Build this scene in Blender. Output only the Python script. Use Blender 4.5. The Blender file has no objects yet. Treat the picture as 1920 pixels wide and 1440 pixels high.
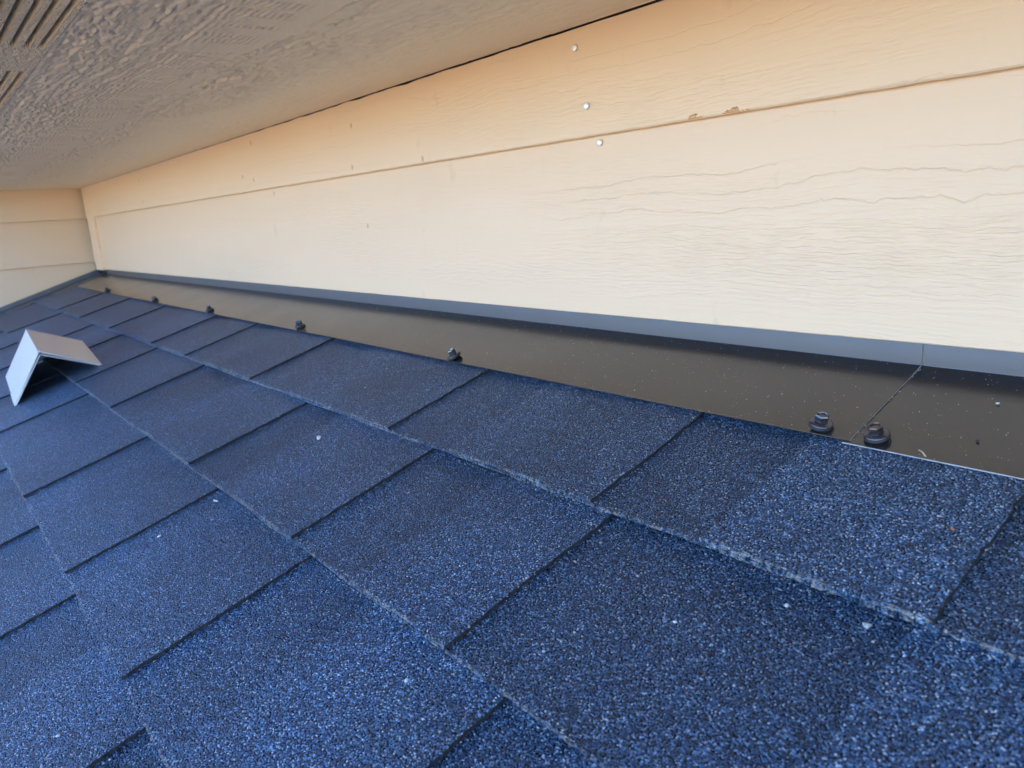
import bpy, bmesh, math, random
import numpy as np
from mathutils import Vector, Matrix, noise as mnoise

# ------------------------------------------------------------------ camera, world, sun, exposure
sc = bpy.context.scene
COL = sc.collection
R = math.radians

cam_d = bpy.data.cameras.new("camera")
cam = bpy.data.objects.new("camera", cam_d)
COL.objects.link(cam)
sc.camera = cam
right = Vector((0.63131212, 0.77291993, -0.06355931))
down = Vector((0.13636601, -0.19131322, -0.97201006))
fwd = Vector((-0.76344569, 0.60497441, -0.22617836))
CAM = Vector((3.05158, -0.55974, 0.13043))
m = Matrix.Identity(4)
for i in range(3):
    m[i][0] = right[i]; m[i][1] = -down[i]; m[i][2] = -fwd[i]; m[i][3] = CAM[i]
cam.matrix_world = m
cam_d.sensor_width = 36.0
cam_d.lens = 1407.63 / 1920 * 36.0
cam_d.clip_start = 0.01
cam_d.clip_end = 2000
cam_d.dof.use_dof = True
cam_d.dof.focus_distance = 0.62
cam_d.dof.aperture_fstop = 13.0

SUN_EL, SUN_AZ = R(45), R(4)          # azimuth from +Y (behind the wall): everything in view lies in the house's shade
w = bpy.data.worlds.new("World")
sc.world = w
w.use_nodes = True
nt = w.node_tree
bg = nt.nodes["Background"]
sky = nt.nodes.new("ShaderNodeTexSky")
sky.sky_type = 'NISHITA'
sky.sun_disc = False
sky.sun_elevation = SUN_EL
sky.sun_rotation = SUN_AZ
sky.altitude = 2600
sky.air_density = 1.0
sky.dust_density = 0.0
sky.ozone_density = 8.0
nt.links.new(sky.outputs[0], bg.inputs[0])
bg.inputs[1].default_value = 0.15

sun_d = bpy.data.lights.new("sun", 'SUN')
sun_d.energy = 4.2
sun_d.angle = R(0.53)
sun_d.color = (1.0, 0.93, 0.82)
sun = bpy.data.objects.new("sun", sun_d)
COL.objects.link(sun)
sdir = Vector((math.sin(SUN_AZ) * math.cos(SUN_EL), math.cos(SUN_AZ) * math.cos(SUN_EL), math.sin(SUN_EL)))
sun.rotation_euler = sdir.to_track_quat('Z', 'Y').to_euler()
sun.location = (0, 8, 9)

vs = sc.view_settings
vs.view_transform = 'Standard'
vs.look = 'None'
vs.exposure = 2.9
vs.gamma = 1.0
vs.use_curve_mapping = False
sc.render.engine = 'CYCLES'
sc.cycles.use_adaptive_sampling = True
sc.cycles.adaptive_threshold = 0.02
sc.cycles.max_bounces = 7
sc.cycles.diffuse_bounces = 4
sc.cycles.glossy_bounces = 3

# ------------------------------------------------------------------ geometry helpers
TH = 0.30116040
CT, ST = math.cos(TH), math.sin(TH)


def P(x, s, n=0.0):
    """point on the lower roof: x along the wall, s metres down the slope from the fold, n above the roof plane"""
    return Vector((x, -s * CT - n * ST, -s * ST + n * CT))


def new_obj(name, verts, faces, mats, parent=None, fmat=None, smooth=False, edges=None):
    vs_ = [Vector(v) for v in verts]
    lo = Vector((min(v.x for v in vs_), min(v.y for v in vs_), min(v.z for v in vs_)))
    hi = Vector((max(v.x for v in vs_), max(v.y for v in vs_), max(v.z for v in vs_)))
    org = Vector(((lo.x + hi.x) / 2, (lo.y + hi.y) / 2, lo.z))
    me = bpy.data.meshes.new(name)
    me.from_pydata([v - org for v in vs_], [], faces)
    if not isinstance(mats, (list, tuple)):
        mats = [mats]
    for mm in mats:
        me.materials.append(mm)
    if fmat:
        for p, k in zip(me.polygons, fmat):
            p.material_index = k
    if smooth:
        for p in me.polygons:
            p.use_smooth = True
    me.update()
    bm = bmesh.new(); bm.from_mesh(me)
    bmesh.ops.recalc_face_normals(bm, faces=bm.faces)
    bm.to_mesh(me); bm.free()
    o = bpy.data.objects.new(name, me)
    COL.objects.link(o)
    if parent is not None:
        o.parent = parent
        o.location = org - world_loc(parent)
    else:
        o.location = org
    return o


def world_loc(o):
    p = Vector(o.location)
    while o.parent:
        o = o.parent
        p += Vector(o.location)
    return p


def empty(name, loc):
    o = bpy.data.objects.new(name, None)
    COL.objects.link(o)
    o.location = loc
    o.empty_display_size = 0.02
    return o


def tag(o, label=None, cat=None, group=None, kind=None):
    if label: o["label"] = label
    if cat: o["category"] = cat
    if group: o["group"] = group
    if kind: o["kind"] = kind
    return o


def box(x0, x1, y0, y1, z0, z1):
    v = [(x0, y0, z0), (x1, y0, z0), (x1, y1, z0), (x0, y1, z0), (x0, y0, z1), (x1, y0, z1), (x1, y1, z1), (x0, y1, z1)]
    f = [(0, 3, 2, 1), (4, 5, 6, 7), (0, 1, 5, 4), (1, 2, 6, 5), (2, 3, 7, 6), (3, 0, 4, 7)]
    return v, f


def extrude_profile(prof, xs, closed=True):
    """prof: function x -> list of points (Vector); sweep along xs"""
    verts, faces = [], []
    rings = [prof(x) for x in xs]
    n = len(rings[0])
    for r_ in rings:
        verts += r_
    for i in range(len(xs) - 1):
        for j in range(n if closed else n - 1):
            a = i * n + j; b = i * n + (j + 1) % n
            faces.append((a, b, b + n, a + n))
    if closed:
        faces.append(tuple(range(n)))
        faces.append(tuple(range((len(xs) - 1) * n, len(xs) * n))[::-1])
    return verts, faces


# ------------------------------------------------------------------ materials
class NB:
    def __init__(self, name):
        self.mat = bpy.data.materials.new(name)
        self.mat.use_nodes = True
        self.t = self.mat.node_tree
        self.b = self.t.nodes["Principled BSDF"]
        self._pos = None

    def new(self, kind, **kw):
        n = self.t.nodes.new(kind)
        for k, v in kw.items():
            setattr(n, k, v)
        return n

    def link(self, a, b):
        self.t.links.new(a, b)

    def put(self, sock, v):
        if isinstance(v, bpy.types.NodeSocket):
            self.link(v, sock)
        else:
            sock.default_value = v

    def pos(self):
        if self._pos is None:
            self._pos = self.new("ShaderNodeNewGeometry").outputs["Position"]
        return self._pos

    def xyz(self, v=None):
        s = self.new("ShaderNodeSeparateXYZ")
        self.link(v or self.pos(), s.inputs[0])
        return s.outputs

    def comb(self, x=0.0, y=0.0, z=0.0):
        if isinstance(z, float) and z and isinstance(y, bpy.types.NodeSocket):
            y = self.m('ADD', y, z * 13.7)
        c = self.new("ShaderNodeCombineXYZ")
        for k, v in enumerate((x, y, z)):
            self.put(c.inputs[k], v)
        return c.outputs[0]

    def m(self, op, a, b=0.0, c=0.0, clamp=False):
        n = self.new("ShaderNodeMath", operation=op, use_clamp=clamp)
        self.put(n.inputs[0], a); self.put(n.inputs[1], b); self.put(n.inputs[2], c)
        return n.outputs[0]

    def vm(self, op, a, b=None, scale=None):
        n = self.new("ShaderNodeVectorMath", operation=op)
        self.put(n.inputs[0], a)
        if b is not None: self.put(n.inputs[1], b)
        if scale is not None: self.put(n.inputs["Scale"], scale)
        return n.outputs[0]

    def noise(self, vec, scale=1.0, detail=2.0, rough=0.5, dist=0.0, out="Fac", dim='3D'):
        n = self.new("ShaderNodeTexNoise", noise_dimensions=dim)
        self.put(n.inputs["Vector"], vec)
        n.inputs["Scale"].default_value = scale
        n.inputs["Detail"].default_value = detail
        n.inputs["Roughness"].default_value = rough
        n.inputs["Distortion"].default_value = dist
        return n.outputs[out]

    def noise2(self, vec, scale=1.0, detail=2.0, rough=0.5):
        return self.noise(vec, scale, detail, rough, dim='2D')

    def voro(self, vec, scale, feature='F1', rnd=1.0, dim='3D'):
        n = self.new("ShaderNodeTexVoronoi", feature=feature, voronoi_dimensions=dim)
        self.put(n.inputs["Vector"], vec)
        n.inputs["Scale"].default_value = scale
        n.inputs["Randomness"].default_value = rnd
        return n.outputs

    def ramp(self, fac, stops, interp='LINEAR'):
        n = self.new("ShaderNodeValToRGB")
        n.color_ramp.interpolation = interp
        e = n.color_ramp.elements
        while len(e) > 1: e.remove(e[-1])
        for i, (p, c) in enumerate(stops):
            el = e[0] if i == 0 else e.new(p)
            el.position = p
            el.color = (c, c, c, 1) if not isinstance(c, (tuple, list)) else (*c, 1)
        self.put(n.inputs[0], fac)
        return n.outputs[0]

    def sstep(self, v, a, b):
        n = self.new("ShaderNodeMapRange", interpolation_type='SMOOTHSTEP')
        self.put(n.inputs[0], v)
        lo, hi = (0.0, 1.0) if a < b else (1.0, 0.0)
        n.inputs[1].default_value = min(a, b); n.inputs[2].default_value = max(a, b)
        n.inputs[3].default_value = lo; n.inputs[4].default_value = hi
        return n.outputs[0]

    def mix(self, fac, a, b):
        n = self.new("ShaderNodeMix", data_type='RGBA')
        self.put(n.inputs[0], fac)
        self.put(n.inputs[6], a if isinstance(a, bpy.types.NodeSocket) else (*a, 1))
        self.put(n.inputs[7], b if isinstance(b, bpy.types.NodeSocket) else (*b, 1))
        return n.outputs[2]

    def bump(self, h, dist, strength=1.0, normal=None):
        n = self.new("ShaderNodeBump")
        n.inputs["Distance"].default_value = dist
        n.inputs["Strength"].default_value = strength
        self.put(n.inputs["Height"], h)
        if normal is not None: self.link(normal, n.inputs["Normal"])
        return n.outputs[0]

    def set(self, **kw):
        for k, v in kw.items():
            s = self.b.inputs[k.replace("_", " ")]
            if isinstance(v, tuple) and len(v) == 3 and s.type == 'RGBA': v = (*v, 1)
            self.put(s, v)
        return self.mat


GRAN_SAT = 1.0


def granule_mat(name, lift=0.0, dust=0.0):
    """mineral granules pressed into asphalt: one Voronoi cell is one granule"""
    k = NB(name)
    pos = k.pos()
    px, py, pz = k.xyz()
    # unrolled roof coordinates: along the eave, and down slope + down the face of an edge
    q = k.m('ADD', k.m('MULTIPLY', py, -CT - ST), k.m('MULTIPLY', pz, -ST + CT))
    uv = k.comb(px, q)
    v = k.voro(uv, 1050, dim='2D')
    big = k.voro(k.vm('ADD', uv, (3.1, 1.7, 0.3)), 560, dim='2D')
    cr = k.xyz(v["Color"])
    gran = k.ramp(cr[0], [(0.0, (0.004, 0.010, 0.020)), (0.45, (0.012, 0.042, 0.092)), (0.70, (0.033, 0.100, 0.200)), (0.88, (0.105, 0.215, 0.345)), (0.96, (0.27, 0.38, 0.50)), (1.0, (0.60, 0.63, 0.64))])
    bc = k.xyz(big["Color"])
    bigm = k.m('MULTIPLY', k.m('GREATER_THAN', bc[1], 0.93), k.m('LESS_THAN', big["Distance"], 0.42))
    gran = k.mix(bigm, gran, (0.13, 0.18, 0.27))
    # blend drops of the mill: broad patches a little lighter or darker
    blend = k.noise(uv, 7.0, 2.0, dim='2D')
    hsv = k.new("ShaderNodeHueSaturation")
    k.link(gran, hsv.inputs["Color"])
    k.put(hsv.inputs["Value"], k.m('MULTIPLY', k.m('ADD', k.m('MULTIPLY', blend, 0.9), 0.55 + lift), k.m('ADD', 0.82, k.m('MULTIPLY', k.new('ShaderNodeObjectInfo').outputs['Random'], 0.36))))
    hsv.inputs["Saturation"].default_value = GRAN_SAT
    col = k.mix(k.sstep(v["Distance"], 0.72, 0.42), (0.002, 0.004, 0.010), hsv.outputs[0])
    if dust > 0:
        dn = k.noise(uv, 330, 2.0, dim='2D')
        dl = k.noise(uv, 24, 2.0, dim='2D')
        col = k.mix(k.m('MULTIPLY', k.m('MULTIPLY', k.sstep(dn, 0.46, 0.60), k.sstep(dl, 0.26, 0.52)), dust), col, (0.50, 0.46, 0.40))
    # rounded stones with tilted facets
    h = k.m('MULTIPLY', k.sstep(v["Distance"], 0.75, 0.15), k.m('ADD', k.m('MULTIPLY', cr[1], 0.7), 0.5))
    bn = k.bump(h, 0.0006, 1.0)
    tilt = k.vm('SCALE', k.vm('SUBTRACT', v["Color"], (0.5, 0.5, 0.5)), scale=0.8)
    nrm = k.vm('NORMALIZE', k.vm('ADD', bn, tilt))
    return k.set(Base_Color=col, Roughness=0.38, Specular_IOR_Level=k.m('MULTIPLY', k.sstep(v["Distance"], 0.75, 0.40), 0.5), Normal=nrm)


def asphalt_mat():
    k = NB("asphalt_cut_edge")
    n = k.noise(k.pos(), 500, 2.0)
    return k.set(Base_Color=k.ramp(n, [(0.35, (0.006, 0.006, 0.008)), (0.7, (0.02, 0.022, 0.027))]), Roughness=0.7, Normal=k.bump(n, 0.0008))


def siding_mat(name, u_axis, base, amp=1.0, right_lines=False, ripple=0.5, chip_z=None, seed=0.0):
    k = NB(name)
    px, py, pz = k.xyz()
    u = px if u_axis == 'x' else py
    v = pz
    us = k.m('ADD', u, seed)
    # wandering growth-ring coordinate
    wob = k.m('MULTIPLY', k.m('SUBTRACT', k.noise2(k.comb(k.m('MULTIPLY', us, 5.0), k.m('MULTIPLY', v, 9.0)), 1.0, 2.0), 0.5), 0.030)
    jag = k.m('MULTIPLY', k.m('SUBTRACT', k.noise2(k.comb(k.m('MULTIPLY', us, 75.0), k.m('MULTIPLY', v, 20.0)), 1.0, 3.0, 0.65), 0.5), 0.0075)
    wv = k.m('ADD', k.m('ADD', v, wob), jag)
    # ledges: sharp one-sided steps
    ring = k.m('FRACT', k.m('MULTIPLY', k.m('ADD', wv, 0.0015), 1 / 0.0150))
    ledge = k.m('MULTIPLY', k.m('SUBTRACT', 1.0, k.sstep(ring, 0.0, 0.085)), k.sstep(ring, 0.0, 0.012))
    ledge = k.m('MULTIPLY', ledge, -1.0)
    lmask = k.sstep(k.noise2(k.comb(k.m('MULTIPLY', us, 3.1), k.m('MULTIPLY', v, 26.0), 4.2), 1.0, 2.0), 0.50, 0.60)
    if right_lines:
        zone = k.m('MULTIPLY', k.sstep(v, 0.106, 0.113), k.m('SUBTRACT', 1.0, k.sstep(v, 0.148, 0.158)))
        zone = k.m('MULTIPLY', zone, k.sstep(k.m('ADD', u, k.m('MULTIPLY', wob, 6.0)), 2.36, 2.52))
        lmask = k.m('MAXIMUM', zone, k.m('MULTIPLY', lmask, 0.35))
    # fine close grain
    wv2 = k.m('ADD', v, k.m('ADD', k.m('MULTIPLY', wob, 0.6), k.m('MULTIPLY', jag, 0.35)))
    gr = k.noise2(k.comb(k.m('MULTIPLY', us, 30.0), k.m('MULTIPLY', wv2, 330.0), 1.0), 1.0, 2.0, 0.55)
    gmask = k.sstep(k.noise2(k.comb(k.m('MULTIPLY', us, 2.4), k.m('MULTIPLY', v, 15.0), 9.0), 1.0, 2.0), 0.40, 0.66)
    if right_lines:
        z2 = k.m('MULTIPLY', k.sstep(v, 0.020, 0.075), k.m('SUBTRACT', 1.0, k.sstep(v, 0.102, 0.116)))
        z2 = k.m('MULTIPLY', z2, k.sstep(u, 2.30, 2.62))
        gmask = k.m('MAXIMUM', z2, k.m('ADD', 0.10, k.m('MULTIPLY', gmask, 0.40)))
    fine = k.noise(k.pos(), 420, 0.0)
    h = k.m('ADD', k.m('MULTIPLY', k.m('MULTIPLY', ledge, lmask), 0.42 * amp), k.m('MULTIPLY', k.m('MULTIPLY', k.ramp(gr, [(0.38, 0.0), (0.60, 1.0)]), gmask), ripple * amp))
    h = k.m('ADD', h, k.m('MULTIPLY', fine, 0.05))
    h = k.m('ADD', h, k.m('MULTIPLY', k.noise(k.pos(), 9.0, 1.0), 0.8))
    n = k.bump(h, 0.0007, 1.0)
    tone = k.noise2(k.comb(k.m('MULTIPLY', us, 3.0), k.m('MULTIPLY', v, 10.0), 2.0), 1.0, 3.0)
    col = k.mix(k.m('MULTIPLY', tone, 0.5), base, tuple(c * 0.88 for c in base))
    # scuffs and runs of dirt
    sc_n = k.noise2(k.comb(k.m('MULTIPLY', us, 26.0), k.m('MULTIPLY', v, 12.0), 6.0), 1.0, 4.0, 0.65)
    col = k.mix(k.m('MULTIPLY', k.sstep(sc_n, 0.66, 0.78), 0.16), col, (0.42, 0.29, 0.16))
    if chip_z is not None:
        cn = k.noise2(k.comb(k.m('MULTIPLY', us, 55.0), k.m('MULTIPLY', v, 55.0), 3.0), 1.0, 3.0, 0.6)
        cm = k.noise2(k.comb(k.m('MULTIPLY', us, 7.0), 0.0, 5.0), 1.0, 1.0)
        lim = k.m('MULTIPLY', k.m('MULTIPLY', k.sstep(cn, 0.40, 0.72), k.m('MULTIPLY', k.sstep(u, 2.615, 2.635), k.sstep(u, 2.715, 2.695))), 0.0045)
        rel = k.m('SUBTRACT', v, chip_z)
        chip = k.m('MULTIPLY', k.m('LESS_THAN', rel, lim), k.m('GREATER_THAN', rel, 0.0004))
        rim = k.m('LESS_THAN', k.m('ABSOLUTE', k.m('SUBTRACT', rel, lim)), 0.0005)
        col = k.mix(k.m('MULTIPLY', chip, k.m('GREATER_THAN', lim, 0.0015)), col, (0.64, 0.33, 0.12))
        col = k.mix(k.m('MULTIPLY', rim, k.m('GREATER_THAN', lim, 0.002)), col, (0.30, 0.15, 0.06))
    return k.set(Base_Color=col, Roughness=0.42, Specular_IOR_Level=0.45, Normal=n)


def soffit_mat():
    k = NB("soffit_paint")
    px, py, pz = k.xyz()
    wob = k.m('MULTIPLY', k.m('SUBTRACT', k.noise2(k.comb(k.m('MULTIPLY', px, 3.4), k.m('MULTIPLY', py, 2.0)), 1.0, 2.0), 0.5), 0.055)
    jag = k.m('MULTIPLY', k.m('SUBTRACT', k.noise2(k.comb(k.m('MULTIPLY', px, 70.0), k.m('MULTIPLY', py, 30.0)), 1.0, 2.0), 0.5), 0.006)
    vv = k.m('ADD', py, wob)
    vj = k.m('ADD', vv, jag)
    # coarse pebbled grain out towards the vents
    pg = k.noise2(k.comb(k.m('MULTIPLY', px, 85.0), k.m('MULTIPLY', vv, 230.0)), 1.0, 2.0, 0.6)
    pg = k.ramp(pg, [(0.36, 0.0), (0.60, 1.0)])
    coarse = k.m('SUBTRACT', 1.0, k.sstep(vj, -0.305, -0.285))
    pl = k.noise2(k.comb(k.m('MULTIPLY', px, 30.0), k.m('MULTIPLY', vj, 260.0), 2.0), 1.0, 1.5)
    pl = k.ramp(pl, [(0.40, 0.0), (0.55, 1.0)])
    lines = k.m('MULTIPLY', k.sstep(vj, -0.345, -0.315), k.m('SUBTRACT', 1.0, k.sstep(vj, -0.275, -0.262)))
    h = k.m('ADD', k.m('MULTIPLY', k.m('MULTIPLY', pg, coarse), 0.85), k.m('MULTIPLY', k.m('MULTIPLY', pl, lines), 0.8))
    # frayed ridge beside the smooth heart band
    rn = k.noise2(k.comb(k.m('MULTIPLY', px, 60.0), k.m('MULTIPLY', vj, 130.0), 8.0), 1.0, 3.0, 0.65)
    ridge = k.m('MULTIPLY', k.sstep(vj, -0.248, -0.242), k.m('SUBTRACT', 1.0, k.sstep(vj, -0.232, -0.205)))
    h = k.m('ADD', h, k.m('MULTIPLY', k.m('MULTIPLY', k.ramp(rn, [(0.38, 0.0), (0.58, 1.0)]), ridge), 1.3))
    step = k.m('MULTIPLY', k.sstep(vj, -0.2465, -0.2435), 0.5)
    h = k.m('ADD', h, step)
    # fine nap fading towards the wall
    fn = k.noise2(k.comb(k.m('MULTIPLY', px, 120.0), k.m('MULTIPLY', vv, 300.0), 5.0), 1.0, 2.0)
    fmask = k.m('MULTIPLY', k.sstep(vj, -0.24, -0.21), k.m('SUBTRACT', 1.0, k.m('MULTIPLY', k.sstep(vj, -0.20, -0.10), 0.75)))
    fmask = k.m('MULTIPLY', fmask, k.m('ADD', 0.45, k.noise2(k.comb(k.m('MULTIPLY', px, 6.0), k.m('MULTIPLY', py, 16.0)), 1.0, 2.0)))
    h = k.m('ADD', h, k.m('MULTIPLY', k.m('MULTIPLY', k.ramp(fn, [(0.35, 0.0), (0.65, 1.0)]), fmask), 0.5))
    h = k.m('ADD', h, k.m('MULTIPLY', k.noise(k.pos(), 500, 0.0), 0.06))
    tone = k.noise(k.pos(), 5.0, 3.0)
    col = k.mix(tone, (0.84, 0.70, 0.50), (0.78, 0.645, 0.465))
    return k.set(Base_Color=col, Roughness=0.42, Normal=k.bump(k.m('ADD', k.m('MULTIPLY', h, k.m('SUBTRACT', 1.0, k.sstep(py, -0.4170, -0.4160))), k.m('MULTIPLY', k.noise(k.pos(), 420, 0.0), 0.10)), 0.0030))


def flashing_mat(name, base=(0.022, 0.020, 0.020), rough=0.20, specks=True):
    k = NB(name)
    pos = k.pos()
    px, py, pz = k.xyz()
    col = base
    rg = k.m('ADD', rough - 0.04, k.m('MULTIPLY', k.noise(pos, 14, 3.0), 0.09))
    mixc = k.mix(k.noise(pos, 20, 2.0), tuple(c * 0.9 for c in base), tuple(c * 1.15 for c in base))
    if specks:
        dens = k.noise(pos, 9.0, 2.0)
        spot = 0.0
        for sc_, thr, rad in ((240, 0.93, 0.09), (520, 0.86, 0.15)):
            va = k.voro(pos, sc_)
            c1 = k.xyz(va["Color"])
            sp = k.m('MULTIPLY', k.m('GREATER_THAN', k.m('ADD', c1[0], k.m('MULTIPLY', dens, 0.16)), thr + 0.06), k.m('LESS_THAN', va["Distance"], k.m('ADD', 0.05, k.m('MULTIPLY', c1[1], rad))))
            spot = k.m('MAXIMUM', spot, k.m('MULTIPLY', sp, k.m('ADD', 0.25, c1[2]), clamp=True))
        mixc = k.mix(spot, mixc, (0.62, 0.58, 0.52))
        rg = k.m('ADD', rg, k.m('MULTIPLY', spot, 0.4))
        film = k.sstep(k.noise(pos, 60, 4.0, 0.7), 0.55, 0.8)
        mixc = k.mix(k.m('MULTIPLY', film, 0.05), mixc, (0.4, 0.38, 0.35))
    h = k.noise(pos, 650, 0.0)
    return k.set(Base_Color=mixc, Roughness=rg, Specular_IOR_Level=0.85, Normal=k.bump(h, 0.00004))


def plain_mat(name, col, rough, metallic=0.0, nscale=60, var=0.12, bump=0.00005):
    k = NB(name)
    n = k.noise(k.pos(), nscale, 3.0)
    c = k.mix(n, tuple(x * (1 - var) for x in col), tuple(min(1, x * (1 + var)) for x in col))
    return k.set(Base_Color=c, Roughness=k.m('ADD', rough - 0.05, k.m('MULTIPLY', n, 0.1)), Metallic=metallic, Normal=k.bump(k.noise(k.pos(), 900, 2.0), bump))


WALL = (0.785, 0.56, 0.352)
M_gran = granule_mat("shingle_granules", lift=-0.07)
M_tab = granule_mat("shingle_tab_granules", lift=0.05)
M_butt = granule_mat("shingle_butt_dust", lift=0.05, dust=0.45)
M_asph = asphalt_mat()
M_side_low = siding_mat("siding_lower", 'x', WALL, 1.0, True, 0.55)
M_side_up = siding_mat("siding_upper", 'x', WALL, 0.7, False, 0.50, chip_z=0.1945, seed=3.7)
M_side_left = siding_mat("siding_left", 'y', tuple(c * 0.96 for c in WALL), 0.8, False, 0.4, seed=11.0)
M_trim = plain_mat("trim_paint", WALL, 0.42)
M_soffit = soffit_mat()
M_flash = flashing_mat("flashing_dark_metal")
M_seam = plain_mat("seam_dust", (0.34, 0.32, 0.29), 0.85, nscale=260, var=0.6)
M_lip = flashing_mat("flashing_lip_lightened", (0.052, 0.054, 0.058), 0.46, False)  # same paint as the pan, lightened to stand in for its brighter reflection
M_sideflash = flashing_mat("side_flashing_metal", (0.045, 0.05, 0.06), 0.4, False)
M_cut = plain_mat("bare_cut_metal", (0.36, 0.38, 0.40), 0.5, 0.6, nscale=180, var=0.5)
M_screw = plain_mat("black_screw", (0.10, 0.10, 0.11), 0.18, 0.8)
M_rubber = plain_mat("rubber", (0.018, 0.018, 0.02), 0.55)
M_nail = plain_mat("galvanised_nail", (0.86, 0.86, 0.84), 0.3, 0.25)
M_bent = plain_mat("bent_metal", (0.66, 0.66, 0.65), 0.30, 0.25)
M_void = plain_mat("cavity_shade_wood", (0.05, 0.04, 0.03), 0.8)  # wood darkened to hold the shade in the gap under the soffit
M_chip = plain_mat("pale_chip", (0.62, 0.60, 0.56), 0.6, nscale=300, var=0.25)
M_straw = plain_mat("straw", (0.55, 0.45, 0.28), 0.6)
M_rust = plain_mat("orange_grit", (0.45, 0.17, 0.05), 0.6)
M_ground = plain_mat("dry_lawn", (0.34, 0.255, 0.15), 0.9, nscale=0.6, var=0.35, bump=0.01)
M_loose = plain_mat("loose_granules_pale", (0.36, 0.35, 0.33), 0.5, nscale=500, var=0.95)
M_dent = plain_mat("dented_paint", (0.52, 0.37, 0.23), 0.6)

# ------------------------------------------------------------------ ground
v = [(-300, -300, -3.4), (300, -300, -3.4), (300, 300, -3.4), (-300, 300, -3.4)]
tag(new_obj("ground", v, [(0, 1, 2, 3)], M_ground), kind="structure")

# ------------------------------------------------------------------ lower roof: deck, courses of shingles, tabs
XL, XR = 0.012, 4.6
S_END = 1.1  # unseen lower end cut short so more ground light reaches the soffit
NOFF = -0.0035
dk_v = [P(XL - 0.1, -0.03, -0.006), P(XR, -0.03, -0.006), P(XR, S_END, -0.006), P(XL - 0.1, S_END, -0.006),
        P(XL - 0.1, -0.03, -0.03), P(XR, -0.03, -0.03), P(XR, S_END, -0.03), P(XL - 0.1, S_END, -0.03)]
roof = new_obj("roof", dk_v, [(0, 1, 2, 3), (7, 6, 5, 4), (0, 4, 5, 1), (1, 5, 6, 2), (2, 6, 7, 3), (3, 7, 4, 0)], M_asph)
tag(roof, "lower roof slope of dark blue-grey shingles running up to the beige wall", "roof", kind="structure")

E_ = 0.143
SA = 0.2342
T_ = 0.0026


def nb(k, s):
    s0 = SA + (k - 1) * E_
    return NOFF + (s - s0) / E_ * 2 * T_


# right-hand (dark) edges of the raised tabs and the recess that follows each, per course
known = {
    0: [(0.56, 0.10), (0.885, 0.10), (1.221, 0.11), (1.569, 0.07), (1.778, 0.10), (2.069, 0.13), (2.432, 0.10), (2.706, 0.09), (2.925, 0.09)],
    1: [(0.62, 0.10), (1.05, 0.10), (1.33, 0.09), (1.606, 0.085), (1.873, 0.18), (2.245, 0.09), (2.510, 0.10), (2.724, 0.193)],
    2: [(0.50, 0.11), (0.83, 0.10), (1.14, 0.12), (1.45, 0.09), (1.705, 0.11), (2.069, 0.10), (2.333, 0.11), (2.542, 0.10), (2.777, 0.05)],
    3: [(0.66, 0.10), (0.98, 0.12), (1.30, 0.09), (1.62, 0.11), (1.90, 0.10), (2.171, 0.07), (2.374, 0.10), (2.60, 0.07), (2.88, 0.10)],
}
rng = random.Random(5)
NC = min(10, int((S_END - SA) / E_) + 1)
for c in range(NC):
    lst = list(known.get(c, []))
    x = lst[-1][0] if lst else 0.3 + rng.random() * 0.2
    while x < XR - 0.25:
        x += rng.choice((0.21, 0.25, 0.28, 0.33, 0.37))
        lst.append((x, rng.choice((0.06, 0.085, 0.10, 0.13))))
    known[c] = lst


def jagged(x, s0, s1, nseg, amp, seed):
    out = []
    for i in range(nseg + 1):
        s = s0 + (s1 - s0) * i / nseg
        a = amp * (mnoise.noise(Vector((seed, s * 300, x * 31))) + 0.8 * mnoise.noise(Vector((seed + 9, s * 90, x * 17))) + 1.6 * mnoise.noise(Vector((seed + 5, s * 11, x * 7))))
        out.append((x + a, s))
    return out


def slab(name, outline, k, n_lo, n_hi, mats, parent, edge_kind, brange=None):
    """outline: list of (x, s); edge_kind[i] is the material slot of the side between i and i+1;
    brange: first and last outline index of the butt edge, which gets a worn rim"""
    n = len(outline)
    top = [P(x, s, nb(k, s) + n_hi) for x, s in outline]
    bot = [P(x, s, nb(k, s) + n_lo) for x, s in outline]
    extra, faces, fm = [], [], []
    if brange:
        i0, i1 = brange
        inner = {}
        for i in range(i0 + 1, i1):
            x, s = outline[i]
            s_in = s - 0.0004 - 0.0020 * max(0.0, mnoise.noise(Vector((x * 60, k * 3.0, 1))) + 0.35)
            inner[i] = 2 * n + len(extra)
            extra.append(P(x, s_in, nb(k, s_in) + n_hi))
        faces.append(tuple(inner.get(i, i) for i in range(n))); fm.append(0)
        for i in range(i0, i1):
            q = [i, i + 1] + ([inner[i + 1]] if i + 1 in inner else []) + ([inner[i]] if i in inner else [])
            if len(q) > 2:
                faces.append(tuple(q)); fm.append(1)
    else:
        faces.append(tuple(range(n))); fm.append(0)
    faces.append(tuple(range(2 * n - 1, n - 1, -1))); fm.append(2)
    for i in range(n):
        j = (i + 1) % n
        faces.append((i, i + n, j + n, j))
        fm.append(edge_kind[i])
    return new_obj(name, top + bot + extra, faces, mats, parent, fm)


def outline_of(xl, xr, s0, s1, near, seed, al=0.0012, ar=0.0012):
    ns = 40 if near else 7
    le = jagged(xl, s0, s1, ns, al, seed)
    re = jagged(xr, s1, s0, ns, ar, seed + 3)
    nbt = max(2, int((xr - xl) / (0.004 if near else 0.03)))
    bt = []
    for i in range(1, nbt):
        x = xl + (xr - xl) * i / nbt
        bt.append((x, s1 + 0.0010 * mnoise.noise(Vector((x * 170, seed, 0))) + 0.0014 * mnoise.noise(Vector((x * 14, seed, 4)))))
    out = le + bt + re
    kinds = [2] * ns + [1] * (len(bt) + 1) + [2] * ns + [2]
    return out, kinds, (len(le) - 1, len(le) + len(bt))


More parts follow.
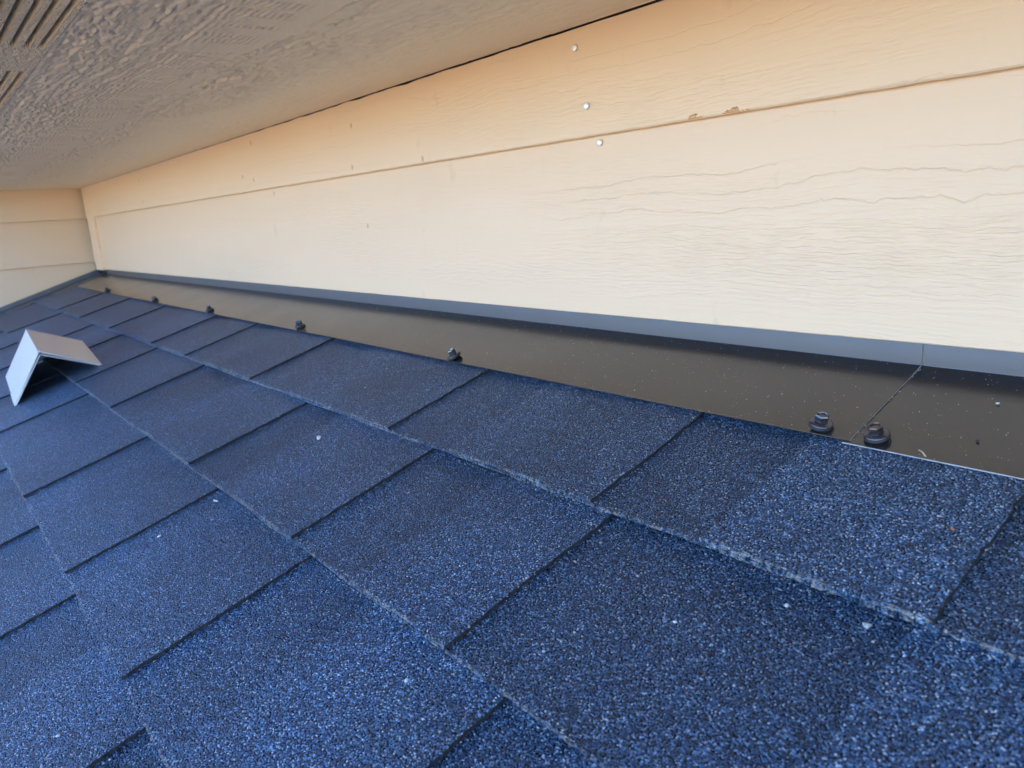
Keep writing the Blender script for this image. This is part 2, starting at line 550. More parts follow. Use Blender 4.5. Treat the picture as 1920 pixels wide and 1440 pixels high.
for c in range(NC):
    s_butt = SA + c * E_
    s_top = s_butt - E_ - 0.03 if c > 0 else 0.02
    # full shingles (1 m strips) of the under layer
    joints = [XL] + [j for j in (0.35 + 0.41 * ((c * 3) % 5) / 2 + i * 1.0 for i in range(-2, 8)) if XL + 0.15 < j < XR - 0.1] + [XR]
    mids = [xr - 0.06 for xr, rec in known[c]]
    joints = [XL] + sorted(set(min(mids, key=lambda q: abs(q - j)) for j in joints[1:-1])) + [XR]
    strips = []
    for a, b in zip(joints[:-1], joints[1:]):
        near = c < 4 and b > 1.6 and a < 3.4
        ol, ek, br = outline_of(a + 0.0006, b - 0.0006, s_top, s_butt, near, c * 7.1 + a, 0.0002, 0.0002)
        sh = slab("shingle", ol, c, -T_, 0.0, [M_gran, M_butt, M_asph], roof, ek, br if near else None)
        strips.append((a, b, sh))
    # raised tabs laminated on top
    left = XL + 0.002
    t_top = s_top + 0.012 if c > 0 else 0.03
    for xr, rec in known[c] + [(XR - 0.002, 0)]:
        if xr > XR: xr = XR - 0.002
        if xr - left < 0.03:
            left = xr + rec
            continue
        mid = (left + xr) / 2
        host = next(sh for a, b, sh in strips if a - 1e-6 <= mid <= b + 1e-6)
        near = c < 4 and 1.6 < mid < 3.4
        ol, ek, br = outline_of(left, xr, t_top, s_butt - 0.0005, near, c * 3.3 + xr * 2)
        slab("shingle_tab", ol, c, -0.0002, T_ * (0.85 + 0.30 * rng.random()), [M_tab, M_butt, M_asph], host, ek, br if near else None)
        left = xr + rec
        if left > XR - 0.03: break
# courses farther down, past anything in view: plain sloping strips
for c in range(NC, NC + 6):
    s_butt = SA + c * E_
    if s_butt > S_END: break
    ol = [(XL, s_butt - E_ - 0.02), (XL, s_butt), (XR, s_butt), (XR, s_butt - E_ - 0.02)]
    slab("shingle", ol, c, -T_, 0.0, [M_gran, M_butt, M_asph], roof, [2, 1, 2, 2])

# ------------------------------------------------------------------ main wall
Y_LOW, Y_UP = -0.004, -0.014
Z_BOT, Z_SEAM, Z_SOF = 0.0185, 0.1945, 0.2955
v, f = box(-0.2, XR, 0.012, 0.10, -0.06, 2.2)
wall = new_obj("wall", v, f, M_void)
tag(wall, "beige painted lap siding wall above the dark metal flashing", "wall", kind="structure")


def xs_range(a, b, near=0.02):
    out = [a]
    while out[-1] < b:
        x = out[-1]
        out.append(min(b, x + (near if x > 1.6 else near * 2.5)))
    return out


def low_prof(x):
    j = 0.0004 * mnoise.noise(Vector((x * 25, 0, 0)))
    return [Vector((x, Y_LOW, Z_BOT + 0.0008 + j)), Vector((x, Y_LOW + 0.0008, Z_BOT + j)), Vector((x, 0.0085, Z_BOT + j)), Vector((x, 0.0085, Z_SEAM + 0.03)), Vector((x, Y_LOW, Z_SEAM + 0.03))]


v, f = extrude_profile(low_prof, xs_range(0.095, XR))
sb = new_obj("siding_board", v, f, M_side_low, wall)
tag(sb, "lower siding board, brightest near the flashing")


def up_prof(x):
    j = 0.0005 * mnoise.noise(Vector((x * 30, 7, 0))) + 0.0004 * mnoise.noise(Vector((x * 140, 3, 0)))
    tg = max(0.0, min(1.0, (x - 1.2) / 0.9))
    zt = Z_SOF - 0.0004 - 0.0009 * tg - (0.0004 + 0.0011 * tg) * mnoise.noise(Vector((x * 24, 2, 0)))
    return [Vector((x, Y_UP, Z_SEAM + 0.0014 + j)), Vector((x, Y_UP + 0.0012, Z_SEAM + j)), Vector((x, Y_LOW - 0.0004, Z_SEAM + 0.001 + j)), Vector((x, Y_LOW - 0.0004, zt)), Vector((x, Y_UP, zt))]


v, f = extrude_profile(up_prof, xs_range(0.0455, XR, 0.008))
sb2 = new_obj("siding_board", v, f, M_side_up, wall)
tag(sb2, "upper siding board tucked under the soffit")
# vertical corner trim
v, f = box(0.050, 0.147, Y_UP + 0.0003, 0.0083, Z_BOT - 0.002, Z_SEAM + 0.0012)
ct = new_obj("corner_trim", v, f, M_trim, wall)
bv = ct.modifiers.new("bevel", 'BEVEL'); bv.width = 0.0012; bv.segments = 2

# small dents where nails were driven and painted over
dents = [(0.82, 0.2677, 0), (0.83, 0.2131, 0), (1.5775, 0.223, 0), (1.632, 0.2143, 0), (1.641, 0.2789, 0), (1.694, 0.1858, 1), (2.02, 0.205, 0), (2.03, 0.262, 0), (2.03, 0.120, 1), (2.21, 0.200, 0)]
for x, z, low in dents:
    y = (Y_LOW if low else Y_UP)
    vs_, fs_ = [], []
    for i in range(7):
        a = i / 7 * 6.283
        vs_.append((x + 0.0022 * math.cos(a), y - 0.0004, z + 0.0034 * math.sin(a) * (1 + 0.3 * math.sin(3 * a + x))))
    for i in range(7):
        a = i / 7 * 6.283
        vs_.append((x + 0.003 * math.cos(a), y + 0.0006, z + 0.0042 * math.sin(a)))
    fs_ = [tuple(range(7))] + [(i, (i + 1) % 7, 7 + (i + 1) % 7, 7 + i) for i in range(7)]
    new_obj("nail_dent", vs_, fs_, M_dent, sb if low else sb2)

# ------------------------------------------------------------------ left wall
v, f = box(-0.15, -0.012, -2.6, 0.02, -0.95, 0.31)
lw = new_obj("wall_left", v, f, M_void)
tag(lw, "short beige siding wall at the far end of the roof", "wall", kind="structure")
YL0, YL1 = -2.6, -0.006
Y_OUT_L = -0.52
seams = [Z_SOF + 0.006, 0.194, 0.0425, -0.107, -0.257, -0.407, -0.557, -0.707]
for zt, zb in zip(seams[:-1], seams[1:]):
    # lapped: the lower edge stands proud
    prof = lambda y, zb=zb, zt=zt: [Vector((0.012, y, zb + 0.001)), Vector((0.011, y, zb)), Vector((-0.011, y, zb)), Vector((-0.011, y, zt + 0.02)), Vector((-0.002, y, zt + 0.02)), Vector((-0.002 + 0.0008, y, zt))]
    if zb > 0.15:
        prof = lambda y, zb=zb, zt=zt: [Vector((0.018, y, zb + 0.001)), Vector((0.017, y, zb)), Vector((-0.001, y, zb)), Vector((-0.001, y, zt)), Vector((0.018, y, zt))]
    v, f = extrude_profile(prof, [YL0 + (YL1 - YL0) * i / 30 for i in range(31)])
    new_obj("siding_board", v, f, M_side_left, lw)
v, f = box(-0.16, 0.03, -2.62, Y_OUT_L, Z_SOF + 0.0065, Z_SOF + 0.03)
new_obj("cap_board", v, f, M_trim, lw)

# ------------------------------------------------------------------ soffit with vent slots, fascia and the upper roof
Y_OUT = -0.492  # unseen outer edge drawn in so open sky brightens the lower shingles
rows = []
y = -0.4238
while y > -0.473:
    rows.append(y); y -= 0.0107
SLW = 0.0052
slots_x = [(x0 - 0.255, x0) for x0 in (2.126 - 0.37 * 5, 2.126 - 0.37 * 4, 2.126 - 0.37 * 3, 2.126 - 0.37 * 2, 2.126 - 0.37, 2.126, 2.240 + 0.255, 2.61 + 0.255, 2.98 + 0.255, 3.35 + 0.255, 3.72 + 0.255)]
xb = sorted(set([-0.10, XR] + [round(a, 4) for p_ in slots_x for a in p_] + [round(1.0 + 0.02 * i, 4) for i in range(120)]))
Y_REL = -0.4165
yb = sorted(set([Y_OUT, Y_REL] + [r + SLW / 2 for r in rows] + [r - SLW / 2 for r in rows]))
vid = {}
verts, faces = [], []
Y_IN = 99.0


def V(x, y, z):
    key = (round(x, 5), round(y, 5), round(z, 5))
    if key not in vid:
        vid[key] = len(verts)
        if abs(y - Y_IN) < 1e-6:      # the panel's cut edge wanders, leaving a dark joint against the wall
            t = max(0.0, min(1.0, (x - 1.7) / 0.7))
            y = y - 0.0005 - 0.0022 * t - (0.0005 + 0.0014 * t) * (mnoise.noise(Vector((x * 9, 2, 0))) + 0.6 * mnoise.noise(Vector((x * 45, 5, 0))))
        verts.append((x, y, z))
    return vid[key]


ZS = Z_SOF
DEP = 0.008


def is_hole(i, j):
    if not (0 <= i < len(xb) - 1 and 0 <= j < len(yb) - 1): return False
    xm, ym = (xb[i] + xb[i + 1]) / 2, (yb[j] + yb[j + 1]) / 2
    return any(a < xm < b for a, b in slots_x) and any(abs(ym - r) < 1e-4 for r in rows)


for i in range(len(xb) - 1):
    for j in range(len(yb) - 1):
        x0, x1, y0, y1 = xb[i], xb[i + 1], yb[j], yb[j + 1]
        if is_hole(i, j):
            for di, dj, (xa, ya), (xc, yc) in ((0, -1, (x0, y0), (x1, y0)), (1, 0, (x1, y0), (x1, y1)), (0, 1, (x1, y1), (x0, y1)), (-1, 0, (x0, y1), (x0, y0))):
                if not is_hole(i + di, j + dj):
                    faces.append((V(xa, ya, ZS), V(xc, yc, ZS), V(xc, yc, ZS + DEP), V(xa, ya, ZS + DEP)))
        else:
            faces.append((V(x0, y0, ZS), V(x0, y1, ZS), V(x1, y1, ZS), V(x1, y0, ZS)))
            faces.append((V(x0, y0, ZS + DEP), V(x1, y0, ZS + DEP), V(x1, y1, ZS + DEP), V(x0, y1, ZS + DEP)))
soffit = new_obj("soffit", verts, faces, M_soffit)
tag(soffit, "beige wood-grain soffit panel with dark vent slots", "soffit", kind="structure")


def vnoise(x, y, seed=0):
    """smooth value noise on arrays"""
    xi = np.floor(x).astype(np.int64); yi = np.floor(y).astype(np.int64)
    fx = x - xi; fy = y - yi
    fx = fx * fx * (3 - 2 * fx); fy = fy * fy * (3 - 2 * fy)

    def hsh(a, b):
        h = (a * 374761393 + b * 668265263 + seed * 974711) & 0xFFFFFFFF
        h = ((h ^ (h >> 13)) * 1274126177) & 0xFFFFFFFF
        return ((h ^ (h >> 16)) & 0xFFFF) / 65535.0
    a = hsh(xi, yi); b = hsh(xi + 1, yi); c = hsh(xi, yi + 1); d = hsh(xi + 1, yi + 1)
    return (a * (1 - fx) + b * fx) * (1 - fy) + (c * (1 - fx) + d * fx) * fy


def fbm(x, y, o, seed=0):
    t = 0; w_ = 0
    for i in range(o):
        t = t + vnoise(x * 2 ** i + 17.3 * i, y * 2 ** i - 9.1 * i, seed + i) * 0.5 ** i
        w_ += 0.5 ** i
    return t / w_


def ss(v, a, b):
    t = np.clip((v - a) / (b - a), 0, 1)
    return t * t * (3 - 2 * t)


def soffit_relief(x, y):
    """embossed cedar grain, metres of recess above the panel's face"""
    yy = y + 0.022 * (fbm(x * 1.7, y * 3.0, 2, 3) - 0.5) + 0.006 * (fbm(x * 9, y * 10, 2, 8) - 0.5)
    yj = yy + 0.005 * (fbm(x * 70, y * 40, 2, 5) - 0.5)
    # open pebbled grain towards the vents
    peb = ss(fbm(x * 80, yy * 330, 2, 11), 0.41, 0.59)
    rows_ = ss(fbm(x * 11, yj * 250, 2, 21), 0.43, 0.57)
    coarse = 1 - ss(yj, -0.315, -0.290)
    mixr = ss(fbm(x * 4, y * 26, 2, 31), 0.36, 0.54)
    h = coarse * (0.0013 * (peb * (1 - mixr) + mixr * (0.45 * peb + 0.7 * rows_)))
    # ruled pores beside the smooth heart band
    rl = ss(yj, -0.345, -0.318) * (1 - ss(yj, -0.276, -0.262))
    pores = ss(vnoise(x * 105, yj * 20, 44), 0.30, 0.62) * ss(np.abs(((yj * 175) % 1.0) - 0.5), 0.20, 0.42)
    h = h * (1 - 0.6 * rl) + 0.0011 * rl * pores
    # frayed ridge
    ridge = ss(yj, -0.2500, -0.2470) * (1 - ss(yj, -0.236, -0.200))
    fr_ = ss(fbm(x * 55, yj * 150, 3, 51), 0.42, 0.54)
    fib = ss(fbm(x * 12, yj * 240, 2, 57), 0.40, 0.60)
    h = h + ridge * (0.0015 * fr_ * (0.4 + 0.6 * fib))
    isl = ss(fbm(x * 9, y * 45, 2, 61), 0.60, 0.68) * ss(yj, -0.285, -0.27) * (1 - ss(yj, -0.252, -0.247))
    h = h + isl * 0.0010 * ss(fbm(x * 120, y * 160, 2, 66), 0.4, 0.6)
    # fine nap fading towards the wall
    nap = ss(yj, -0.245, -0.222) * (1 - 0.75 * ss(yj, -0.205, -0.07)) * (0.35 + 0.9 * ss(fbm(x * 7, y * 18, 2, 71), 0.35, 0.65))
    h = h + nap * 0.00095 * ss(fbm(x * 70, yj * 290, 2, 77), 0.40, 0.60)
    return 1.6 * h * ss(y, Y_REL, Y_REL + 0.001)


gx = np.concatenate([np.arange(-0.10, 0.7, 0.02), np.arange(0.7, 1.5, 0.004), np.arange(1.5, 2.75, 0.0016), np.arange(2.75, XR + 0.01, 0.05)])
gx[-1] = XR
gy = np.concatenate([np.arange(Y_REL, -0.19, 0.0012), np.arange(-0.19, -0.0151, 0.0026), [-0.0150]])
GX, GY = np.meshgrid(gx, gy, indexing='ij')
GZ_ = Z_SOF + soffit_relief(GX, GY)
# the panel's cut edge wanders, leaving a dark joint against the wall
tt = np.clip((gx - 1.7) / 0.7, 0, 1)
GY[:, -1] = -0.0150 - 0.0005 - 0.0020 * tt - (0.0004 + 0.0013 * tt) * (2 * fbm(gx * 9, gx * 0, 3, 81) - 1)
GZ_[:, -1] = Z_SOF
nx_, ny_ = GX.shape
co = np.stack([GX, GY, GZ_], -1).reshape(-1, 3)
ii = np.arange(nx_ * ny_).reshape(nx_, ny_)
quads = np.stack([ii[:-1, :-1], ii[:-1, 1:], ii[1:, 1:], ii[1:, :-1]], -1).reshape(-1, 4)
me = bpy.data.meshes.new("soffit_panel")
me.vertices.add(len(co)); me.vertices.foreach_set("co", co.astype(np.float32).ravel())
me.loops.add(quads.size); me.loops.foreach_set("vertex_index", quads.astype(np.int32).ravel())
me.polygons.add(len(quads)); me.polygons.foreach_set("loop_start", np.arange(0, quads.size, 4, dtype=np.int32))
me.polygons.foreach_set("use_smooth", np.ones(len(quads), dtype=bool))
me.update(calc_edges=True)
me.materials.append(M_soffit)
sp_ = bpy.data.objects.new("soffit_panel", me)
COL.objects.link(sp_); sp_.parent = soffit
sp_.location = -Vector(soffit.location)
v, f = box(-0.10, XR, Y_REL, -0.03, Z_SOF + 0.0065, Z_SOF + 0.014)
new_obj("backing_board", v, f, M_void, soffit)
v, f = box(-0.10, XR, Y_OUT - 0.02, Y_OUT - 0.001, Z_SOF - 0.012, Z_SOF + 0.15)
fascia = new_obj("fascia", v, f, M_trim, soffit)
# cavity above the slots and the upper roof that keeps the sun off
v = [(-0.10, Y_OUT - 0.032, 0.44), (XR, Y_OUT - 0.032, 0.44), (XR, 5.0, 2.45), (-0.10, 5.0, 2.45), (-0.10, Y_OUT - 0.032, 0.48), (XR, Y_OUT - 0.032, 0.48), (XR, 5.0, 2.49), (-0.10, 5.0, 2.49)]
ur = new_obj("upper_roof", v, [(0, 3, 2, 1), (4, 5, 6, 7), (0, 1, 5, 4), (1, 2, 6, 5), (2, 3, 7, 6), (3, 0, 4, 7)], M_gran)
tag(ur, "upper roof slab above the soffit", "roof", kind="structure")
v, f = box(-0.5, XR, 5.01, 5.2, -3.4, 2.49)
bw = new_obj("wall_back", v, f, M_trim)
tag(bw, "far outside wall of the house behind the siding", "wall", kind="structure")

# ------------------------------------------------------------------ flashings
GZ = 0.0016


def head_profile(x, lift, s_edge, seed):
    wv = 0.00055 * mnoise.noise(Vector((x * 4.0, seed, 0))) + 0.0003 * mnoise.noise(Vector((x * 11.0, seed, 3)))
    t = 0.0006
    pts = []
    # outer surface: down the wall leg, round the bend, out over the shingles, down the hem
    cy = 0.0 - lift
    pts.append(Vector((x, -lift, 0.075)))
    pts.append(Vector((x, -lift, 0.0040)))
    pts.append(Vector((x, -lift, 0.0022)))
    pts.append(Vector((x, -lift - 0.00005, 0.0016)))
    pts.append(P(x, 0.0006 + lift, 0.0003 + GZ + lift))
    pts.append(P(x, 0.0011 + lift, GZ + lift))
    pts.append(P(x, 0.0035 + lift, GZ + lift))
    for q in (0.02, 0.035, 0.055, 0.075, 0.095):
        bulge = wv * math.sin(min(1, q / 0.10) * math.pi) * 2.2 + wv * 0.6
        pts.append(P(x, q, GZ + lift + bulge))
    pts.append(P(x, s_edge, GZ + lift + wv * 0.6 - 0.0002))
    edge_start = len(pts)
    pts.append(P(x, s_edge + 0.0002, GZ + lift + wv * 0.6 - 0.0008))
    # back
    back = [P(x, s_edge - 0.001, GZ + lift + wv * 0.6 - 0.0010), P(x, 0.03, GZ + lift - 0.0012), P(x, 0.0, GZ + lift - 0.0012)]
    pts += back
    pts.append(Vector((x, 0.0012, 0.012)))
    pts.append(Vector((x, 0.0012, 0.075)))
    return pts


def head_flashing(x0, x1, lift, s_edge, seed, label, bare):
    xs = xs_range(x0, x1, 0.015)
    v, f = extrude_profile(lambda x: head_profile(x, lift, s_edge, seed), xs)
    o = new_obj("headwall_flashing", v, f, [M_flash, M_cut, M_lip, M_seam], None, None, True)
    n = len(head_profile(x0, lift, s_edge, seed))
    for p_ in o.data.polygons:
        z = [vi % n for vi in p_.vertices]
        if len(z) == 4 and set(z) == {12, 13} and bare:
            p_.material_index = 1
        if len(z) == 4 and (set(z) <= {12, 13, 14} or min(z) >= 13):
            p_.use_smooth = False
        if len(z) > 4:
            p_.use_smooth = False
            if not bare: p_.material_index = 3
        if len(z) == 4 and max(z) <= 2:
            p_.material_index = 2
    for p_ in o.data.polygons:
        if len(p_.vertices) > 4:
            ek = set(tuple(sorted(e_)) for e_ in p_.edge_keys)
            for e_ in o.data.edges:
                if tuple(sorted(e_.vertices)) in ek: e_.use_edge_sharp = True
    tag(o, label, "flashing", "dark metal flashing along the wall foot")
    return o


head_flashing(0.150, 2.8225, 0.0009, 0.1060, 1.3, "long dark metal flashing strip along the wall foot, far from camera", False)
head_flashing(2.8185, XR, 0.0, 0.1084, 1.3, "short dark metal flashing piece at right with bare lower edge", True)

# flashing at the foot of the left wall
def side_prof(s):
    return [P(0.0190, s, 0.0172), P(0.0205, s, 0.003), P(0.022, s, 0.0022), P(0.125, s, 0.0022), P(0.125, s, 0.0010), P(0.016, s, 0.0010), P(0.0175, s, 0.0172)]


v, f = extrude_profile(side_prof, [0.0 + i * 0.05 for i in range(28)])
o = new_obj("sidewall_flashing", v, f, M_sideflash)
tag(o, "dark strip flashing along the foot of the left end wall", "flashing")


# ------------------------------------------------------------------ screws
def ring_mesh(rings, nseg, hexa=False):
    verts, faces = [], []
    for r_, z in rings:
        for i in range(nseg):
            a = (i + 0.5) / nseg * 2 * math.pi
            verts.append((r_ * math.cos(a), r_ * math.sin(a), z))
    for k in range(len(rings) - 1):
        for i in range(nseg):
            j = (i + 1) % nseg
            faces.append((k * nseg + i, k * nseg + j, (k + 1) * nseg + j, (k + 1) * nseg + i))
    faces.append(tuple(range(nseg))[::-1])
    faces.append(tuple(range((len(rings) - 1) * nseg, len(rings) * nseg)))
    return verts, faces


def local_mesh(name, vf, mat, smooth=False):
    me = bpy.data.meshes.new(name)
    me.from_pydata(vf[0], [], vf[1])
    me.materials.append(mat)
    if smooth:
        for p_ in me.polygons: p_.use_smooth = len(p_.vertices) == 4
    return me


me_rub = local_mesh("rubber_washer", ring_mesh([(0.0060, -0.0005), (0.0072, 0.0006), (0.0072, 0.0016), (0.0064, 0.0024)], 20), M_rubber, True)
me_wash = local_mesh("washer", ring_mesh([(0.0069, 0.0022), (0.0070, 0.0028), (0.0062, 0.0034), (0.0044, 0.0040)], 20), M_screw, True)
me_hex = local_mesh("hex_head", ring_mesh([(0.0042, 0.0030), (0.0042, 0.0078), (0.0038, 0.0086), (0.0031, 0.0087), (0.0027, 0.0078)], 6), M_screw)

screws = [
    (0.590, 0.0965, 3, 20, "farthest screw on the flashing, nearest the corner trim"),
    (1.117, 0.0990, -4, 50, "second screw on the flashing from the far corner"),
    (1.519, 0.0985, 5, 10, "third screw on the flashing from the far corner"),
    (1.945, 0.0965, 7, 35, "fourth screw on the flashing from the far corner"),
    (2.3655, 0.0985, -10, 5, "single dark screw in the middle of the long flashing strip"),
    (2.7985, 0.0985, 13, 15, "tilted black hex screw just left of the flashing joint"),
    (2.8365, 0.0975, -3, 40, "upright black hex screw just right of the flashing joint"),
]
slope_q = Matrix.Rotation(TH, 4, 'X')
for x, s, tilt, spin, lab in screws:
    loc = P(x, s, GZ + (0.0004 if x > 2.8225 else 0.0016))
    e = empty("hex_screw", loc)
    e.matrix_world = Matrix.Translation(loc) @ slope_q @ Matrix.Rotation(R(tilt), 4, 'Y') @ Matrix.Rotation(R(-tilt * 0.6), 4, 'X') @ Matrix.Rotation(R(spin), 4, 'Z') @ Matrix.Scale(1.12, 4)
    tag(e, lab, "screw", "hex screws along the flashing edge")
    for nm, me in (("rubber_washer", me_rub), ("washer", me_wash), ("hex_head", me_hex)):
        o = bpy.data.objects.new(nm, me)
        COL.objects.link(o); o.parent = e

# ------------------------------------------------------------------ nails in the siding
me_nail = local_mesh("nail_head", ring_mesh([(0.0012, -0.003), (0.0012, 0.0008), (0.0032, 0.0009), (0.0034, 0.0014), (0.0026, 0.0021), (0.0012, 0.0024)], 14), M_nail, True)
for x, y, z, lab in ((2.4949, Y_UP, 0.2773, "topmost bright nail head, close under the soffit"), (2.5077, Y_UP, 0.2226, "middle bright nail head, just above the siding seam"), (2.5140, Y_LOW, 0.1882, "lowest bright nail head, just below the siding seam")):
    o = bpy.data.objects.new("nail", me_nail)
    COL.objects.link(o)
    o.matrix_world = Matrix.Translation((x, y - 0.0004, z)) @ Matrix.Rotation(R(90), 4, 'X') @ Matrix.Rotation(R(6), 4, 'Y')
    tag(o, lab, "nail", "bright nails in the siding")

# ------------------------------------------------------------------ bent metal piece standing like a tent
nf, ff_ = (1.569, 0.4715), (1.2551, 0.4510)
nr, fr = (1.5556, 0.3202), (1.2246, 0.2924)
na, fa = (1.565, 0.3980), (1.240, 0.3747)
NG = 0.0015
AP = 0.0704
th_ = 0.0016


def bent(t):
    """cross-section at t in 0..1 from near end to far end"""
    L = lambda a, b: (a[0] + (b[0] - a[0]) * t, a[1] + (b[1] - a[1]) * t)
    d, u, a = L(nf, ff_), L(nr, fr), L(na, fa)
    out = [P(d[0], d[1], NG), P(a[0], a[1] + 0.003, AP - 0.004), P(a[0], a[1], AP), P(a[0], a[1] - 0.003, AP - 0.0025), P(u[0], u[1], NG),
           P(u[0], u[1] + th_ * 1.6, NG), P(a[0], a[1] - 0.002, AP - 0.0052), P(a[0], a[1], AP - 0.0042), P(a[0], a[1] + 0.0015, AP - 0.0062), P(d[0], d[1] - th_ * 1.6, NG)]
    return out


bp = empty("bent_metal_flashing", P(1.40, 0.385, 0.0))
v, f = extrude_profile(bent, [i / 12 for i in range(13)])
new_obj("panel", v, f, M_bent, bp)
# folded hem inside the near end
def hem_pts(t):
    L = lambda a, b: (a[0] + (b[0] - a[0]) * t, a[1] + (b[1] - a[1]) * t)
    d, u, a = L(nf, ff_), L(nr, fr), L(na, fa)
    return [P(d[0], d[1] - 0.0034, NG + 0.001), P(a[0], a[1] - 0.0002, AP - 0.0072), P(u[0], u[1] + 0.0036, NG + 0.001), P(u[0], u[1] + 0.0055, NG + 0.001), P(a[0], a[1] - 0.0002, AP - 0.0092), P(d[0], d[1] - 0.0052, NG + 0.001)]
v, f = extrude_profile(hem_pts, [0.0015, 0.02, 0.045])
new_obj("hem", v, f, M_bent, bp)
ev = [P(ff_[0] + 0.004, ff_[1] - 0.003, NG), P(fa[0] + 0.004, fa[1], AP - 0.006), P(fr[0] + 0.004, fr[1] + 0.003, NG), P(ff_[0] + 0.006, ff_[1] - 0.003, NG), P(fa[0] + 0.006, fa[1], AP - 0.006), P(fr[0] + 0.006, fr[1] + 0.003, NG)]
new_obj("added_end_panel", ev, [(0, 1, 2), (5, 4, 3), (0, 3, 4, 1), (1, 4, 5, 2), (2, 5, 3, 0)], M_bent, bp)  # added to close the far end so the inside stays dark
tag(bp, "bent pale sheet-metal piece standing like a small tent on the shingles", "metal piece")


# ------------------------------------------------------------------ loose things lying on the roof
def surf_n(x, s):
    if s < 0.107: return GZ + (0.0 if x > 2.8225 else 0.0012)
    c = max(0, math.ceil((s - SA) / E_ - 1e-9))
    raised = True
    for xr, rec in known[c]:
        if xr < x < xr + rec: raised = False
    return nb(c, s) + (T_ if raised else 0.0)


def pebble(r_, seed, flat=0.6, long=1.3):
    bm = bmesh.new()
    bmesh.ops.create_icosphere(bm, subdivisions=1, radius=1.0)
    rr = random.Random(seed)
    for vv in bm.verts:
        k_ = 0.7 + 0.5 * rr.random()
        vv.co = Vector((vv.co.x * r_ * long * k_, vv.co.y * r_ * k_, vv.co.z * r_ * flat * k_))
    vs_ = [vv.co.copy() for vv in bm.verts]
    bm.verts.index_update()
    fs_ = [tuple(vv.index for vv in ff.verts) for ff in bm.faces]
    bm.free()
    return vs_, fs_


chips = [
    (2.3597, 0.2758, 0.0026, 1.7, M_chip, "pale oval chip on the shingle left of centre, below the middle screw"),
    (2.3615, 0.4442, 0.0020, 1.2, M_chip, "small cream chip on the shingles at lower left, beside a slit"),
    (2.3533, 0.3880, 0.0016, 2.6, M_chip, "thin pale sliver beside a course edge at left"),
    (2.8614, 0.2504, 0.0012, 1.6, M_chip, "tiny white chip in the dark recess at lower right"),
    (2.8200, 0.2903, 0.0011, 1.1, M_chip, "tiny white grain in the recess right of the long central slit"),
    (2.7200, 0.4032, 0.0013, 1.2, M_chip, "white grain at the bottom centre, below the second course edge"),
    (2.5533, 0.5628, 0.0013, 1.2, M_chip, "yellowish grain at the bottom left corner"),
    (2.8998, 0.2435, 0.0020, 1.2, M_loose, "large flat grey granule in the recess below the right course edge"),
    (2.8840, 0.0364, 0.0013, 1.0, M_chip, "white crumb on the dark flashing at the right edge"),
    (2.889, 0.0815, 0.0013, 1.0, M_rubber, "dark crumb on the flashing right of both screws"),
    (2.9075, 0.165, 0.0012, 1.1, M_rust, "orange grain on the shingle at the right edge"),
]
for i, (x, s, r_, lg, mat, lab) in enumerate(chips):
    pv, pf = pebble(r_, i + 20, 0.55, lg)
    ang = i * 1.3 + 0.4
    ca, sa = math.cos(ang), math.sin(ang)
    n_ = surf_n(x, s) + r_ * 0.35
    o = new_obj("debris_chip", [P(x + q.x * ca - q.y * sa, s + q.x * sa + q.y * ca, n_ + q.z) for q in pv], pf, mat)
    tag(o, lab, "debris")
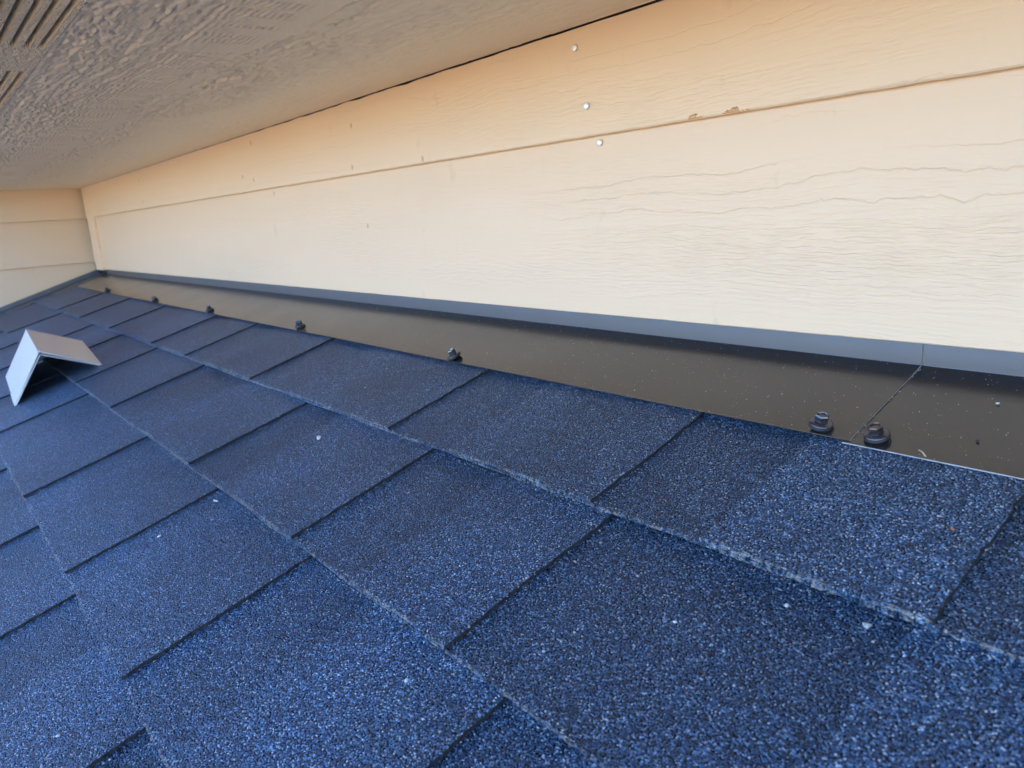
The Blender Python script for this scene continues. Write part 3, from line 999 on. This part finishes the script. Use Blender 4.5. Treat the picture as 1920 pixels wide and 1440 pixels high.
# a bit of straw at the flashing edge
sv = []
for t in range(5):
    a = t / 4
    c0 = P(2.8655 + 0.0060 * a, 0.1055 + 0.0050 * a, 0.0045 + 0.0012 * math.sin(a * 3))
    for k_ in range(4):
        an = k_ * 1.571
        sv.append(c0 + Vector((0.00035 * math.cos(an), 0.00035 * math.cos(an), 0.00035 * math.sin(an))))
sf = [(i * 4 + j, i * 4 + (j + 1) % 4, (i + 1) * 4 + (j + 1) % 4, (i + 1) * 4 + j) for i in range(4) for j in range(4)] + [(0, 1, 2, 3), (19, 18, 17, 16)]
tag(new_obj("straw", sv, sf, M_straw), "short straw stalk hanging off the flashing edge at right", "straw")

# loose pale granules along the butt edges and strewn about: nobody could count them
gv, gf = [], []
rg = random.Random(77)
protos = [pebble(1.0, 300 + i, 0.8, 1.15) for i in range(5)]


def scatter(x, s, n_, r_):
    pv, pf = rg.choice(protos)
    a = rg.random() * 6.283
    ca, sa = math.cos(a), math.sin(a)
    b0 = len(gv)
    for q in pv:
        gv.append(P(x + (q.x * ca - q.y * sa) * r_, s + (q.x * sa + q.y * ca) * r_, n_ + q.z * r_ * 0.8))
    for ff in pf:
        gf.append(tuple(b0 + i for i in ff))


for c in range(4):
    sb_ = SA + c * E_
    x = 1.2
    while x < 3.3:
        dens = 0.35 + 0.65 * max(0, mnoise.noise(Vector((x * 7, c * 5.0, 1))) + 0.45)
        x += 0.0016 / dens * (0.4 + 1.2 * rg.random())
        up = rg.random()
        if up < 0.5:
            s = sb_ - abs(rg.gauss(0, 0.0022))
        else:
            s = sb_ + 0.0006 + abs(rg.gauss(0, 0.0012))
        scatter(x, s, surf_n(x, s) + 0.0002, 0.00030 + 0.00042 * rg.random() ** 2)
for i in range(28):      # dust and grit caught along the flashing joint
    t = rg.random()
    scatter(2.8230 + abs(rg.gauss(0, 0.0005)), 0.002 + 0.104 * t, GZ + 0.0002, 0.00022 + 0.0004 * rg.random() ** 2)
for c in range(4):        # grains lodged beside the tab edges
    for xr, rec in known[c]:
        if 1.6 < xr < 3.2:
            for i in range(9):
                s = SA + (c - rg.random()) * E_
                if s < 0.112: continue
                x = xr + rg.gauss(-0.0005, 0.0016)
                scatter(x, s, surf_n(x, s) + 0.0002, 0.0004 + 0.0005 * rg.random())
for i in range(900):
    x = 1.4 + 1.8 * rg.random()
    s = 0.112 + 0.55 * rg.random()
    scatter(x, s, surf_n(x, s) + 0.0002, 0.0004 + 0.0006 * rg.random() ** 3)
tag(new_obj("loose_granules", gv, gf, M_loose), "loose pale mineral granules strewn along the shingle edges", "granules", kind="stuff")
